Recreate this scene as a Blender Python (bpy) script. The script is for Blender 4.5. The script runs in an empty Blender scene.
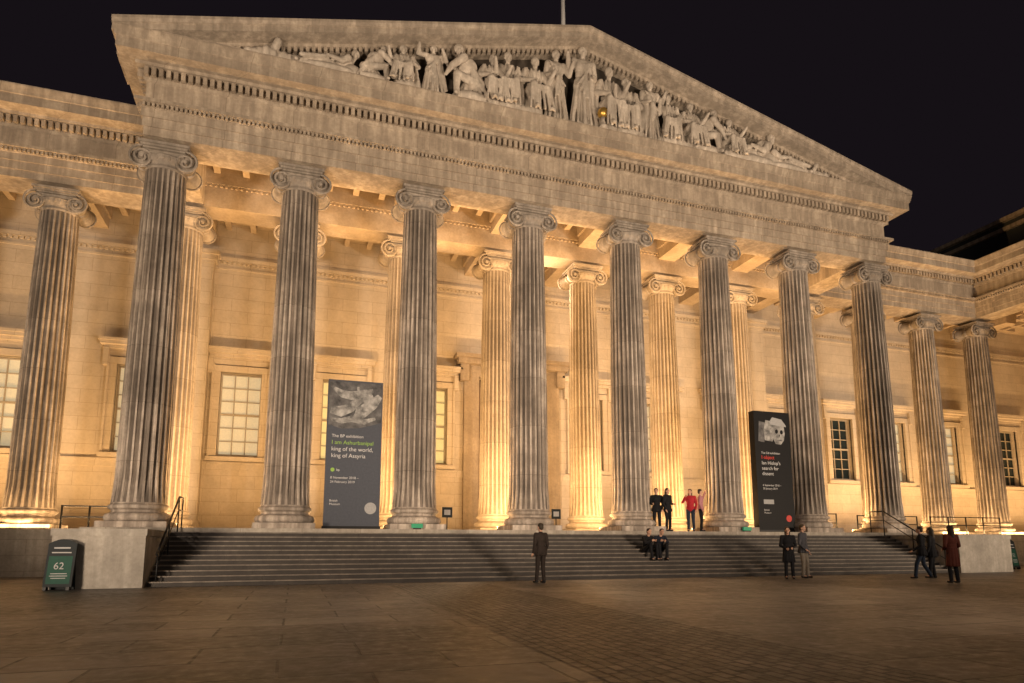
import bpy, math, random
import numpy as np
from mathutils import Vector, Matrix
random.seed(7)
S = bpy.context.scene
COL = S.collection
PI = math.pi
# ------------------------------------------------------------------ layout numbers
SP = 4.52          # column spacing
Y2 = 4.48          # second row
YW = 9.05          # back wall
FL = -0.20         # portico floor
GR = -1.85         # plaza
ZT = 13.20         # underside of entablature
CAM = (4.883, -24.175, -0.7253); YAW = 1.2519; PIT = 0.1434; F = 652.07; PPY = 450.28

def ray(px, py):
    d = np.array([math.cos(YAW)*math.cos(PIT), math.sin(YAW)*math.cos(PIT), math.sin(PIT)])
    r = np.array([math.sin(YAW), -math.cos(YAW), 0.0]); u = np.cross(r, d)
    return np.array(CAM), d + r*(px-512)/F + u*(PPY-py)/F
def onY(px, py, Y):
    C, w = ray(px, py); t = (Y-C[1])/w[1]; P = C+w*t; return float(P[0]), float(P[2])
def onZ(px, py, Z):
    C, w = ray(px, py); t = (Z-C[2])/w[2]; P = C+w*t; return float(P[0]), float(P[1])

# ------------------------------------------------------------------ materials
def nodes(name):
    m = bpy.data.materials.new(name); m.use_nodes = True
    nt = m.node_tree; b = nt.nodes['Principled BSDF']
    return m, nt, b
def N(nt, t, **kw):
    n = nt.nodes.new(t)
    for k, v in kw.items(): setattr(n, k, v)
    return n
def ramp(nt, src, stops):
    r = N(nt, 'ShaderNodeValToRGB'); e = r.color_ramp.elements
    e[0].position, e[0].color = stops[0][0], (*stops[0][1], 1)
    e[1].position, e[1].color = stops[-1][0], (*stops[-1][1], 1)
    for p, c in stops[1:-1]:
        q = e.new(p); q.color = (*c, 1)
    nt.links.new(src, r.inputs[0]); return r.outputs[0]
def mix(nt, a, b, f, mode='MIX'):
    m = N(nt, 'ShaderNodeMix', data_type='RGBA', blend_type=mode)
    for s, v in ((m.inputs[6], a), (m.inputs[7], b), (m.inputs[0], f)):
        if isinstance(v, (int, float)): s.default_value = v
        elif isinstance(v, tuple): s.default_value = (*v, 1)
        else: nt.links.new(v, s)
    return m.outputs[2]
def noise(nt, vec, scale, detail=4, rough=.55):
    n = N(nt, 'ShaderNodeTexNoise'); n.inputs['Scale'].default_value = scale
    n.inputs['Detail'].default_value = detail; n.inputs['Roughness'].default_value = rough
    nt.links.new(vec, n.inputs['Vector']); return n.outputs['Fac']
def vscale(nt, vec, s):
    m = N(nt, 'ShaderNodeVectorMath', operation='MULTIPLY'); nt.links.new(vec, m.inputs[0]); m.inputs[1].default_value = s
    return m.outputs[0]

def stone(name, base, dark, joints=None, streak=.5, bump=.25, rough=.85, rnd=False, drums=False, var=.78, cont=.78, mort=.55, grain=.55):
    m, nt, b = nodes(name)
    tc = N(nt, 'ShaderNodeTexCoord'); geo = N(nt, 'ShaderNodeNewGeometry')
    vec = geo.outputs['Position']
    if rnd:
        oi = N(nt, 'ShaderNodeObjectInfo'); a = N(nt, 'ShaderNodeVectorMath', operation='ADD')
        nt.links.new(tc.outputs['Object'], a.inputs[0])
        mu = N(nt, 'ShaderNodeMath', operation='MULTIPLY'); nt.links.new(oi.outputs['Random'], mu.inputs[0]); mu.inputs[1].default_value = 37
        nt.links.new(mu.outputs[0], a.inputs[1]); vec = a.outputs[0]
    n1 = noise(nt, vec, 1.1, 6, .6); n2 = noise(nt, vec, 9, 5, .65)
    st = noise(nt, vscale(nt, vec, (2.6, 2.6, .22)), 1.6, 5, .6)
    light = tuple(min(1, c*(2-cont)) for c in base)
    c = ramp(nt, n1, [(.32, tuple(x*cont for x in base)), (.52, base), (.70, light)])
    c = mix(nt, c, ramp(nt, n2, [(.3, (.62, .6, .57)), (.6, (1, 1, 1))]), grain, 'MULTIPLY')
    sf = ramp(nt, st, [(.42, (1, 1, 1)), (.62, (0, 0, 0))])
    sf2 = mix(nt, (0, 0, 0), sf, streak)
    c = mix(nt, c, dark, sf2)
    hgt = n2
    if joints or drums:
        bw, bh = joints if joints else (50, 1.93)
        sx = N(nt, 'ShaderNodeSeparateXYZ'); nt.links.new(geo.outputs['Position'], sx.inputs[0])
        ad = N(nt, 'ShaderNodeMath', operation='ADD'); nt.links.new(sx.outputs[0], ad.inputs[0]); nt.links.new(sx.outputs[1], ad.inputs[1])
        cx = N(nt, 'ShaderNodeCombineXYZ'); nt.links.new(ad.outputs[0], cx.inputs[0]); nt.links.new(sx.outputs[2], cx.inputs[1])
        br = N(nt, 'ShaderNodeTexBrick'); nt.links.new(cx.outputs[0], br.inputs['Vector'])
        br.inputs['Scale'].default_value = 1; br.inputs['Brick Width'].default_value = bw; br.inputs['Row Height'].default_value = bh
        br.inputs['Mortar Size'].default_value = .012; br.inputs['Mortar Smooth'].default_value = .3
        br.inputs['Color1'].default_value = (1, 1, 1, 1); br.inputs['Color2'].default_value = (var, var*.98, var*.96, 1); br.inputs['Mortar'].default_value = (mort, mort*.94, mort*.88, 1)
        c = mix(nt, c, br.outputs['Color'], .75, 'MULTIPLY')
    nt.links.new(c, b.inputs['Base Color']); b.inputs['Roughness'].default_value = rough
    bp = N(nt, 'ShaderNodeBump'); bp.inputs['Strength'].default_value = bump; bp.inputs['Distance'].default_value = .04
    nt.links.new(hgt, bp.inputs['Height']); nt.links.new(bp.outputs[0], b.inputs['Normal'])
    return m
def plain(name, col, rough=.6, metal=0, emit=None, es=0):
    m, nt, b = nodes(name)
    tc = N(nt, 'ShaderNodeTexCoord')
    n = noise(nt, tc.outputs['Object'], 14, 3)
    c = mix(nt, col, ramp(nt, n, [(.3, (.7, .7, .7)), (.7, (1, 1, 1))]), .6, 'MULTIPLY')
    nt.links.new(c, b.inputs['Base Color'])
    b.inputs['Roughness'].default_value = rough; b.inputs['Metallic'].default_value = metal; b.inputs['Specular IOR Level'].default_value = .22
    if emit:
        b.inputs['Emission Color'].default_value = (*emit, 1); b.inputs['Emission Strength'].default_value = es
    return m

M = {}
M['front'] = stone('weathered_column_stone', (.52, .45, .38), (.16, .13, .105), streak=.72, rnd=True, drums=True, cont=.62)
M['groove'] = stone('shaded_flute_stone', (.24, .20, .165), (.08, .066, .054), streak=.7, rnd=True, drums=True, cont=.62)  # darker base puts the shade inside the flutes into the colour
M['cap'] = stone('weathered_capital_stone', (.38, .33, .28), (.13, .11, .09), streak=.55, rnd=True, cont=.7)
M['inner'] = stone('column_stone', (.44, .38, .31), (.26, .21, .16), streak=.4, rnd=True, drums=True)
M['igroove'] = stone('inner_shaded_flute_stone', (.27, .22, .165), (.18, .14, .10), streak=.4, rnd=True, drums=True)  # inner flutes' shade likewise held in a darker base colour
M['ent'] = stone('entablature_stone', (.46, .385, .30), (.19, .15, .115), joints=(2.3, 30), streak=.55, var=.86, cont=.76)
M['ped'] = stone('pediment_stone', (.44, .37, .295), (.17, .14, .11), streak=.55, cont=.74)
M['tymp'] = stone('shaded_tympanum_stone', (.085, .07, .056), (.05, .04, .03), streak=.5)  # dark base carries the shadow behind the figures as colour
M['wall'] = stone('ashlar_wall_stone', (.53, .46, .37), (.42, .35, .27), joints=(1.5, .62), streak=.15, var=.90, mort=.62, cont=.90, grain=.3)
M['ceil'] = stone('ceiling_stone', (.46, .37, .27), (.34, .26, .17), streak=.25)
M['statue'] = stone('carved_stone', (.60, .53, .45), (.24, .20, .16), streak=.45, cont=.7)
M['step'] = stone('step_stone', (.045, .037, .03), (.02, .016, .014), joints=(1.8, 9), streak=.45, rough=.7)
M['nose'] = stone('lit_step_edge_stone', (.20, .17, .14), (.07, .058, .048), joints=(1.8, 9), streak=.5, rough=.6)  # paler than the risers: light caught by tread edges, painted as colour
M['block'] = stone('plinth_stone', (.36, .33, .285), (.17, .15, .125), streak=.4, cont=.7)
M['base'] = stone('stylobate_stone', (.42, .38, .32), (.2, .17, .14), joints=(1.9, .55), streak=.4)
M['iron'] = plain('black_iron', (.02, .02, .02), .45, .5)
M['sash'] = plain('sash_paint', (.42, .37, .30), .5)
M['lit'] = plain('lit_blind', (.48, .44, .33), .5, emit=(1, .82, .50), es=.36)
M['bright'] = plain('bright_window', (.48, .42, .28), .5, emit=(1, .76, .28), es=.55)
M['darkglass'] = plain('dark_glass', (.02, .03, .035), .1)
M['wood'] = plain('dark_door_wood', (.10, .055, .03), .5)
M['gold'] = plain('gilding', (.8, .5, .12), .35, .8)
M['lead'] = plain('roof_lead', (.05, .055, .06), .6)

def ground_mat(name, bw, bh, c1, c2, mortar, ms, rot=0, rough=.5, bumpd=.02):
    m, nt, b = nodes(name)
    geo = N(nt, 'ShaderNodeNewGeometry'); mp = N(nt, 'ShaderNodeMapping'); mp.inputs['Rotation'].default_value = (0, 0, rot)
    nt.links.new(geo.outputs['Position'], mp.inputs[0])
    wob = N(nt, 'ShaderNodeTexNoise'); wob.inputs['Scale'].default_value = 3; nt.links.new(mp.outputs[0], wob.inputs[0])
    wv = N(nt, 'ShaderNodeVectorMath', operation='MULTIPLY_ADD'); nt.links.new(wob.outputs['Color'], wv.inputs[0]); wv.inputs[1].default_value = (.04, .04, 0); nt.links.new(mp.outputs[0], wv.inputs[2])
    br = N(nt, 'ShaderNodeTexBrick'); nt.links.new(wv.outputs[0], br.inputs['Vector'])
    br.inputs['Scale'].default_value = 1; br.inputs['Brick Width'].default_value = bw; br.inputs['Row Height'].default_value = bh
    br.inputs['Mortar Size'].default_value = ms; br.inputs['Mortar Smooth'].default_value = .4
    br.inputs['Color1'].default_value = (*c1, 1); br.inputs['Color2'].default_value = (*c2, 1); br.inputs['Mortar'].default_value = (*mortar, 1)
    n1 = noise(nt, geo.outputs['Position'], .3, 5, .6); n2 = noise(nt, geo.outputs['Position'], 6, 6, .7); n3 = noise(nt, geo.outputs['Position'], 1.3, 5, .65)
    c = mix(nt, br.outputs['Color'], ramp(nt, n1, [(.38, (.38, .38, .38)), (.62, (1.3, 1.3, 1.3))]), .9, 'MULTIPLY')
    c = mix(nt, c, ramp(nt, n2, [(.35, (.5, .5, .5)), (.65, (1.15, 1.15, 1.15))]), .85, 'MULTIPLY')
    c = mix(nt, c, ramp(nt, n3, [(.38, (.45, .45, .45)), (.55, (1, 1, 1))]), .7, 'MULTIPLY')
    nt.links.new(c, b.inputs['Base Color'])
    rr = ramp(nt, n2, [(.3, (rough-.16,)*3), (.7, (rough+.2,)*3)]); nt.links.new(rr, b.inputs['Roughness'])
    hm = N(nt, 'ShaderNodeMath', operation='MULTIPLY_ADD'); nt.links.new(n2, hm.inputs[0]); hm.inputs[1].default_value = .35
    inv = N(nt, 'ShaderNodeMath', operation='SUBTRACT'); inv.inputs[0].default_value = 1; nt.links.new(br.outputs['Fac'], inv.inputs[1]); nt.links.new(inv.outputs[0], hm.inputs[2])
    bp = N(nt, 'ShaderNodeBump'); bp.inputs['Strength'].default_value = .8; bp.inputs['Distance'].default_value = bumpd
    nt.links.new(hm.outputs[0], bp.inputs['Height']); nt.links.new(bp.outputs[0], b.inputs['Normal'])
    return m
M['pave'] = ground_mat('york_stone_paving', 1.6, .95, (.22, .195, .17), (.115, .10, .088), (.025, .022, .02), .02, rough=.46)
M['setts'] = ground_mat('granite_setts', .24, .145, (.19, .165, .14), (.07, .06, .05), (.01, .009, .008), .024, rot=PI/2, bumpd=.05)

# ------------------------------------------------------------------ mesh builder
class MB:
    def __init__(s): s.v = []; s.f = []
    def add(s, v, f):
        o = len(s.v); s.v += [tuple(map(float, p)) for p in v]; s.f += [tuple(i+o for i in q) for q in f]
    def box(s, x0, x1, y0, y1, z0, z1, R=None, c=None):
        v = [(x, y, z) for x in (x0, x1) for y in (y0, y1) for z in (z0, z1)]
        if R is not None: v = [tuple(R @ Vector(p) + Vector(c)) for p in v]
        s.add(v, [(0, 1, 3, 2), (4, 6, 7, 5), (0, 4, 5, 1), (2, 3, 7, 6), (0, 2, 6, 4), (1, 5, 7, 3)])
    def rings(s, R, caps=True):
        n = len(R[0]); v = [p for r in R for p in r]; f = []
        for k in range(len(R)-1):
            for i in range(n):
                j = (i+1) % n
                f.append((k*n+i, k*n+j, (k+1)*n+j, (k+1)*n+i))
        if caps: f.append(tuple(range(n))[::-1]); f.append(tuple((len(R)-1)*n+i for i in range(n)))
        s.add(v, f)
    def lathe(s, prof, seg=32, c=(0, 0, 0)):
        s.rings([[(c[0]+r*math.cos(2*PI*i/seg), c[1]+r*math.sin(2*PI*i/seg), c[2]+z) for i in range(seg)] for r, z in prof])
    def prism(s, poly, y0, y1):          # poly in x,z
        n = len(poly); v = [(x, y0, z) for x, z in poly]+[(x, y1, z) for x, z in poly]
        s.add(v, [tuple(range(n)), tuple(range(2*n-1, n-1, -1))]+[(i, n+i, n+(i+1) % n, (i+1) % n) for i in range(n)])
    def tube(s, pts, r, seg=8):
        for a, b in zip(pts, pts[1:]): s.cyl(a, b, r, r, seg)
    def frame(s, a, b):
        d = (Vector(b)-Vector(a)).normalized(); u = d.orthogonal().normalized(); return d, u, d.cross(u)
    def cyl(s, a, b, r0, r1, seg=10):
        d, u, w = s.frame(a, b); a = Vector(a); b = Vector(b)
        s.rings([[p+(u*math.cos(t)+w*math.sin(t))*r for t in [2*PI*i/seg for i in range(seg)]] for p, r in ((a, r0), (b, r1))])
    def caps(s, a, r0, b, r1, seg=10):
        a = Vector(a); b = Vector(b)
        if (b-a).length < 1e-4: b = a+Vector((0, 0, 1e-3))
        d, u, w = s.frame(a, b); R = []
        for k in (-.97, -.75, -.4, 0): R.append((a+d*k*r0, r0*math.sqrt(1-k*k)))
        for k in (0, .4, .75, .97): R.append((b+d*k*r1, r1*math.sqrt(1-k*k)))
        s.rings([[p+(u*math.cos(t)+w*math.sin(t))*r for t in [2*PI*i/seg for i in range(seg)]] for p, r in R])
    def ell(s, c, r, R=None, seg=14):
        c = Vector(c); R = R or Matrix.Identity(3); Q = []
        for k in range(1, 9):
            a = -PI/2+PI*k/9
            Q.append([c+R @ Vector((r[0]*math.cos(a)*math.cos(2*PI*i/seg), r[1]*math.cos(a)*math.sin(2*PI*i/seg), r[2]*math.sin(a))) for i in range(seg)])
        s.rings(Q)
    def sweep(s, prof, path):
        P = [Vector(p) for p in path]; R = []
        for i, p in enumerate(P):
            ns = []
            if i > 0: d = (P[i]-P[i-1]).normalized(); ns.append(Vector((d.y, -d.x)))
            if i < len(P)-1: d = (P[i+1]-P[i]).normalized(); ns.append(Vector((d.y, -d.x)))
            m = ns[0] if len(ns) == 1 else (ns[0]+ns[1])/(1+ns[0].dot(ns[1]))
            R.append([(p.x+m.x*o, p.y+m.y*o, z) for o, z in prof])
        s.rings(R)
    def mesh(s, name, mat, smooth=False):
        me = bpy.data.meshes.new(name); me.from_pydata(s.v, [], s.f); me.materials.append(mat)
        me.update()
        import bmesh
        bm = bmesh.new(); bm.from_mesh(me); bmesh.ops.recalc_face_normals(bm, faces=bm.faces); bm.to_mesh(me); bm.free()
        if smooth: me.polygons.foreach_set('use_smooth', [True]*len(me.polygons))
        return me
    def build(s, name, mat, parent=None, smooth=False):
        return link(name, s.mesh(name, mat, smooth), parent)
    def remesh(s, name, mat, vox, parent=None, sm=3):
        me = s.mesh(name+'_raw', mat); o = bpy.data.objects.new('tmp', me); COL.objects.link(o)
        r = o.modifiers.new('r', 'REMESH'); r.mode = 'VOXEL'; r.voxel_size = vox; r.use_smooth_shade = True
        if sm:
            q = o.modifiers.new('s', 'SMOOTH'); q.iterations = sm; q.factor = .5
        dg = bpy.context.evaluated_depsgraph_get(); dg.update()
        nm = bpy.data.meshes.new_from_object(o.evaluated_get(dg)); nm.name = name
        bpy.data.objects.remove(o); bpy.data.meshes.remove(me)
        nm.materials.clear(); nm.materials.append(mat)
        return link(name, nm, parent)
def link(name, data, parent=None):
    o = bpy.data.objects.new(name, data); COL.objects.link(o)
    if parent is not None: o.parent = parent
    return o
def tag(o, label=None, cat=None, group=None, kind=None):
    if label: o['label'] = label
    if cat: o['category'] = cat
    if group: o['group'] = group
    if kind: o['kind'] = kind
    return o
def thing(name, label, cat, loc=(0, 0, 0), rz=0, group=None):
    o = link(name, None); o.location = loc; o.rotation_euler = (0, 0, rz); return tag(o, label, cat, group)
def text(body, x, y, z, size, mat, parent, name='lettering', bold=0, align='LEFT', rot=(PI/2, 0, 0), sx=1):
    cu = bpy.data.curves.new('t', 'FONT'); cu.body = body; cu.size = size; cu.offset = bold; cu.align_x = align
    o = bpy.data.objects.new('t', cu); COL.objects.link(o)
    dg = bpy.context.evaluated_depsgraph_get(); me = bpy.data.meshes.new_from_object(o.evaluated_get(dg))
    bpy.data.objects.remove(o); me.materials.clear(); me.materials.append(mat)
    q = link(name, me, parent); q.location = (x, y, z); q.rotation_euler = rot; q.scale = (sx, 1, 1); return q

# ------------------------------------------------------------------ ground
mb = MB(); mb.box(-400, 400, -400, 400, GR-.5, GR); g = mb.build('plaza_ground', M['pave']); tag(g, kind='structure')
mb = MB(); mb.add([(7.4, -60, GR+.004), (10.2, -60, GR+.004), (10.2, -5.6, GR+.004), (7.4, -5.6, GR+.004)], [(0, 1, 2, 3)])
tag(mb.build('cobbled_path', M['setts']), kind='structure')

# ------------------------------------------------------------------ building
B = thing('museum_building', 'columned stone museum with a carved pediment and golden floodlit portico', 'building')
mb = MB()
mb.box(-1.3, 33.0, -1.3, YW, FL-.6, FL)
mb.box(-1.25, 32.95, -1.2, YW, GR-.2, FL-.6)
mb.box(-30, -1.3, 3.1, YW, GR-.2, FL); mb.box(33.0, 60, 3.1, YW, GR-.2, FL); mb.box(43.8, 60, -32, 3.1, GR-.2, FL)
mb.build('portico_floor', M['base'], B)

path = [(-30, Y2-.68), (-.68, Y2-.68), (-.68, -.68), (7*SP+.68, -.68), (7*SP+.68, Y2-.68), (10*SP-.68, Y2-.68), (10*SP-.68, -32)]
prof = [(-1.36, ZT), (0, ZT), (0, 13.5), (.05, 13.5), (.05, 13.83), (.10, 13.83), (.10, 14.12), (.15, 14.14), (.15, 14.27), (.30, 14.29), (.30, 14.40), (.02, 14.42),
        (.02, 15.12), (.09, 15.16), (.12, 15.24), (.12, 15.56), (.34, 15.58), (.36, 15.68), (.84, 15.72), (.84, 16.08), (.88, 16.10), (.90, 16.2), (.96, 16.40), (.96, 16.45), (-1.36, 16.45)]
mb = MB(); mb.sweep(prof, path); mb.build('entablature', M['ent'], B)
def run_boxes(mb, path, off0, off1, z0, z1, w, pitch):
    for a, b in zip(path, path[1:]):
        a = Vector(a); b = Vector(b); d = (b-a).normalized(); n = Vector((d.y, -d.x)); L = (b-a).length
        k = int(L/pitch); 
        for i in range(k+1):
            p = a+d*(i*L/max(k, 1)); c = p+n*((off0+off1)/2)
            hx = abs(d.x)*w/2+abs(n.x)*(off1-off0)/2; hy = abs(d.y)*w/2+abs(n.y)*(off1-off0)/2
            mb.box(c.x-hx, c.x+hx, c.y-hy, c.y+hy, z0, z1)
mb = MB(); run_boxes(mb, path, .05, .31, 15.27, 15.54, .135, .23); mb.build('dentils', M['ent'], B)
mb = MB(); run_boxes(mb, path, .1, .25, 14.15, 14.265, .08, .145); mb.build('bead_moulding', M['ent'], B)

# pediment
xl, xr, xa, zc, za = -1.66, 7*SP+1.66, 3.5*SP, 16.68, 21.08
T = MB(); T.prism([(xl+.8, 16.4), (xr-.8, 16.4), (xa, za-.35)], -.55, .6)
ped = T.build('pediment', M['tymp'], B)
T = MB(); T.box(xl+1, xr-1, -1.45, -.55, 16.452, 16.62); T.build('ledge', M['ped'], ped)
rk = [(-1.66, 0), (-1.66, -.10), (-1.6, -.20), (-1.54, -.22), (-1.54, -.44), (-1.0, -.48), (-.98, -.58), (-.80, -.62), (-.78, -.74), (-.5, -.78), (.8, -.78), (.8, 0)]
for sgn in (-1, 1):
    mb = MB(); x0 = xl if sgn == -1 else xr
    mb.rings([[(x0, y, zc+dz) for y, dz in rk], [(xa, y, za+dz) for y, dz in rk]])
    rc = mb.build('raking_cornice', M['ped'], ped)
    mb = MB(); n = 82
    for i in range(4, n):
        t = i/n; x = xa+sgn*(1-t)*(xr-xa); z = zc+(za-zc)*t-.65
        mb.box(x-.06, x+.06, -.99, -.7, z-.12, z+.05)
    mb.build('raking_dentils', M['ped'], rc)
mb = MB()
mb.rings([[(xl, .8, zc-.02), (xa, .8, za-.02), (xr, .8, zc-.02), (xr, .8, zc-.4), (xl, .8, zc-.4)],
          [(xl, 14, zc-.02), (xa, 14, za-.02), (xr, 14, zc-.02), (xr, 14, zc-.4), (xl, 14, zc-.4)]])
mb.build('roof', M['lead'], B)

# ceiling with beams and coffers
mb = MB()
mb.box(-.6, 32.2, .7, YW, 15.0, 15.1); mb.box(-30, -.6, Y2+.7, YW, 15.0, 15.1); mb.box(32.2, 60, Y2+.7, YW, 15.0, 15.1); mb.box(46, 60, -32, Y2+.7, 15.0, 15.1)
for x0, x1, ya, yb in ((0, 7*SP, .68, Y2-.5), (0, 7*SP, Y2+.5, YW), (-6*SP, 0, Y2+.68, YW), (7*SP, 12*SP, Y2+.68, YW)):
    for k in range(int(round((x1-x0)/SP))):
        a = x0+k*SP
        for j in range(1, 4):
            xx = a+SP*j/4; mb.box(xx-.13, xx+.13, ya, yb, 14.66, 15.0)
    for j in range(1, 4):
        yy = ya+(yb-ya)*j/4; mb.box(x0, x1, yy-.13, yy+.13, 14.67, 15.0)
mb.build('coffered_ceiling', M['ceil'], B)
for i in range(-3, 12):
    mb = MB(); x = i*SP
    if 0 <= i <= 7:
        mb.box(x-.48, x+.48, .68, Y2-.62, 13.9, 14.4); mb.box(x-.58, x+.58, .68, Y2-.62, 14.4, 14.99)
    y0 = Y2+.68 if not (1 <= i <= 6) else Y2+.62
    mb.box(x-.48, x+.48, y0, YW-.01, 13.9, 14.4); mb.box(x-.58, x+.58, y0, YW-.01, 14.4, 14.99)
    mb.build('ceiling_beam', M['ceil'], B)
mb = MB(); mb.box(.68, 7*SP-.68, Y2-.6, Y2+.6, ZT, 14.2); mb.box(.68, 7*SP-.68, Y2-.7, Y2+.7, 14.2, 15.05)
run_boxes(mb, [(.7, Y2-.6), (7*SP-.7, Y2-.6)], 0, .08, 14.08, 14.18, .1, .2)
mb.build('inner_architrave', M['ceil'], B)

# back wall with openings
wins = [(-6.9-SP*1, 'lit'), (-7.2, 'lit'), (-2.26, 'lit'), (2.1, 'lit'), (6.78, 'bright'), (11.3, 'bright'), (20.34, 'lit'), (24.86, 'lit'), (29.4, 'bright'), (33.9, 'darkglass'), (38.45, 'darkglass'), (43.0, 'lit'), (47.9, 'lit'), (53.8, 'darkglass')]
ops = [(x-.92, x+.92, 3.45, 7.45) for x, _ in wins]+[(13.92, 17.72, FL, 8.2)]
ops.sort(); mb = MB(); cur = -30
for a, b, z0, z1 in ops:
    mb.box(cur, a, YW, YW+.8, FL-.3, 15.1)
    mb.box(a, b, YW, YW+.8, z1, 15.1)
    if z0 > FL: mb.box(a, b, YW, YW+.8, FL-.3, z0)
    cur = b
mb.box(cur, 60, YW, YW+.8, FL-.3, 15.1)
wall = mb.build('back_wall', M['wall'], B)
mb = MB()
for a, b in ((-30, 13.1), (18.54, 60)):
    mb.box(a, b, YW-.06, YW+.05, FL, .7); mb.box(a, b, YW-.10, YW+.05, .7, .82)
    mb.box(a, b, YW-.07, YW+.05, 2.75, 3.02); mb.box(a, b, YW-.12, YW+.05, 3.02, 3.12)
mb.box(-30, 60, YW-.05, YW+.05, 12.6, 12.7); mb.box(-30, 60, YW-.14, YW+.05, 13.0, 13.2)
run_boxes(mb, [(-30, YW-.05), (60, YW-.05)], 0, .08, 12.86, 12.98, .12, .22)
mb.build('wall_moulding', M['wall'], wall)
mb = MB(); mb.box(-30, 60, YW+.8, YW+12, GR, 16.0); mb.build('main_block', M['wall'], B)
mb = MB(); mb.box(58, 60, -32, YW, GR, 15.0); mb.build('end_wall', M['wall'], B)
mb = MB(); mb.box(-30, -.7, Y2+.68, YW+10, 15.4, 16.2); mb.build('wing_roof', M['lead'], B)
mb = MB(); mb.box(32.3, 60, Y2+.68, YW+10, 15.4, 16.2); mb.box(46, 60, -32, Y2+.7, 15.4, 16.19); mb.build('wing_roof', M['lead'], B)
mb = MB(); mb.box(47, 60, -32, 12, 16.2, 19.6); at = mb.build('wing_attic', M['lead'], B)
mb = MB(); mb.box(46.8, 60.2, -32.2, 12.2, 19.0, 19.25); mb.box(46.7, 60.3, -32.3, 12.3, 19.6, 19.85); mb.build('attic_cornice', M['ent'], at)

def window(x, kind):
    f = MB()
    f.box(x-1.22, x-.92, YW-.18, YW+.1, 3.35, 7.75); f.box(x+.92, x+1.22, YW-.18, YW+.1, 3.35, 7.75); f.box(x-.92, x+.92, YW-.179, YW+.1, 7.45, 7.75)
    f.box(x-1.30, x-1.2, YW-.24, YW, 3.35, 7.8); f.box(x+1.2, x+1.30, YW-.24, YW, 3.35, 7.8)
    o = f.build('window', M['wall'], B)
    h = MB(); h.box(x-1.3, x+1.3, YW-.1, YW+.04, 7.8, 8.15); h.box(x-1.45, x+1.45, YW-.26, YW+.04, 8.15, 8.3); h.box(x-1.6, x+1.6, YW-.44, YW+.04, 8.3, 8.46); h.box(x-1.66, x+1.66, YW-.50, YW+.04, 8.46, 8.58)
    for sx in (-1, 1): h.box(x+sx*1.36-.11, x+sx*1.36+.11, YW-.30, YW, 7.35, 8.15)
    h.build('window_hood', M['wall'], o)
    s = MB(); s.box(x-1.35, x+1.35, YW-.3, YW+.2, 3.15, 3.35); s.build('sill', M['wall'], o)
    b = MB()
    for k in range(4): xx = x-.88+1.76*k/3; b.box(xx-.024, xx+.024, YW+.3, YW+.36, 3.45, 7.45)
    for k in range(7): zz = 3.5+3.9*k/6; t = .05 if k == 3 else .022; b.box(x-.92, x+.92, YW+.29, YW+.37, zz-t, zz+t)
    b.build('sash_bars', M['sash'], o)
    p = MB(); p.box(x-.92, x+.92, YW+.4, YW+.44, 3.45, 7.45); p.build('pane', M[kind], o)
for x, k in wins: window(x, k)
mb = MB()
for a, b in ((13.1, 13.92), (17.72, 18.54)): mb.box(a, b, YW-.25, YW+.1, FL, 8.2)
mb.box(13.1, 18.54, YW-.26, YW+.1, 8.2, 8.8)
for a in (12.85, 18.35): mb.box(a, a+.45, YW-.5, YW, 7.9, 8.8)
mb.box(12.7, 18.95, YW-.65, YW+.05, 8.8, 9.1); mb.box(12.55, 19.1, YW-.8, YW+.05, 9.1, 9.3)
dr = mb.build('doorway', stone('door_surround_stone', (.34, .27, .19), (.20, .15, .10), streak=.4), B)
mb = MB(); 
for a in (13.92, 15.84): mb.box(a, a+1.86, YW+.45, YW+.55, FL, 8.2)
for a in (14.1, 16.02):
    for z0, z1 in ((.2, 2.2), (2.5, 5), (5.3, 7.8)): mb.box(a, a+1.5, YW+.41, YW+.46, z0, z1)
mb.build('door', M['wood'], dr)

# pilasters (antae)
for i in (0, 7):
    x = i*SP; mb = MB(); mb.box(x-.62, x+.62, YW-.6, YW, FL+.5, 12.6); p = mb.build('pilaster', M['wall'], B)
    c = MB(); c.box(x-.66, x+.66, YW-.64, YW+.02, 12.6, 12.75); c.box(x-.74, x+.74, YW-.72, YW+.02, 12.75, 13.0); c.box(x-.85, x+.85, YW-.83, YW+.02, 13.0, 13.2); c.build('capital', M['wall'], p)
    c = MB(); c.box(x-.8, x+.8, YW-.78, YW+.02, FL, FL+.25); c.box(x-.7, x+.7, YW-.68, YW+.02, FL+.25, FL+.5); c.build('base', M['wall'], p)

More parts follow.
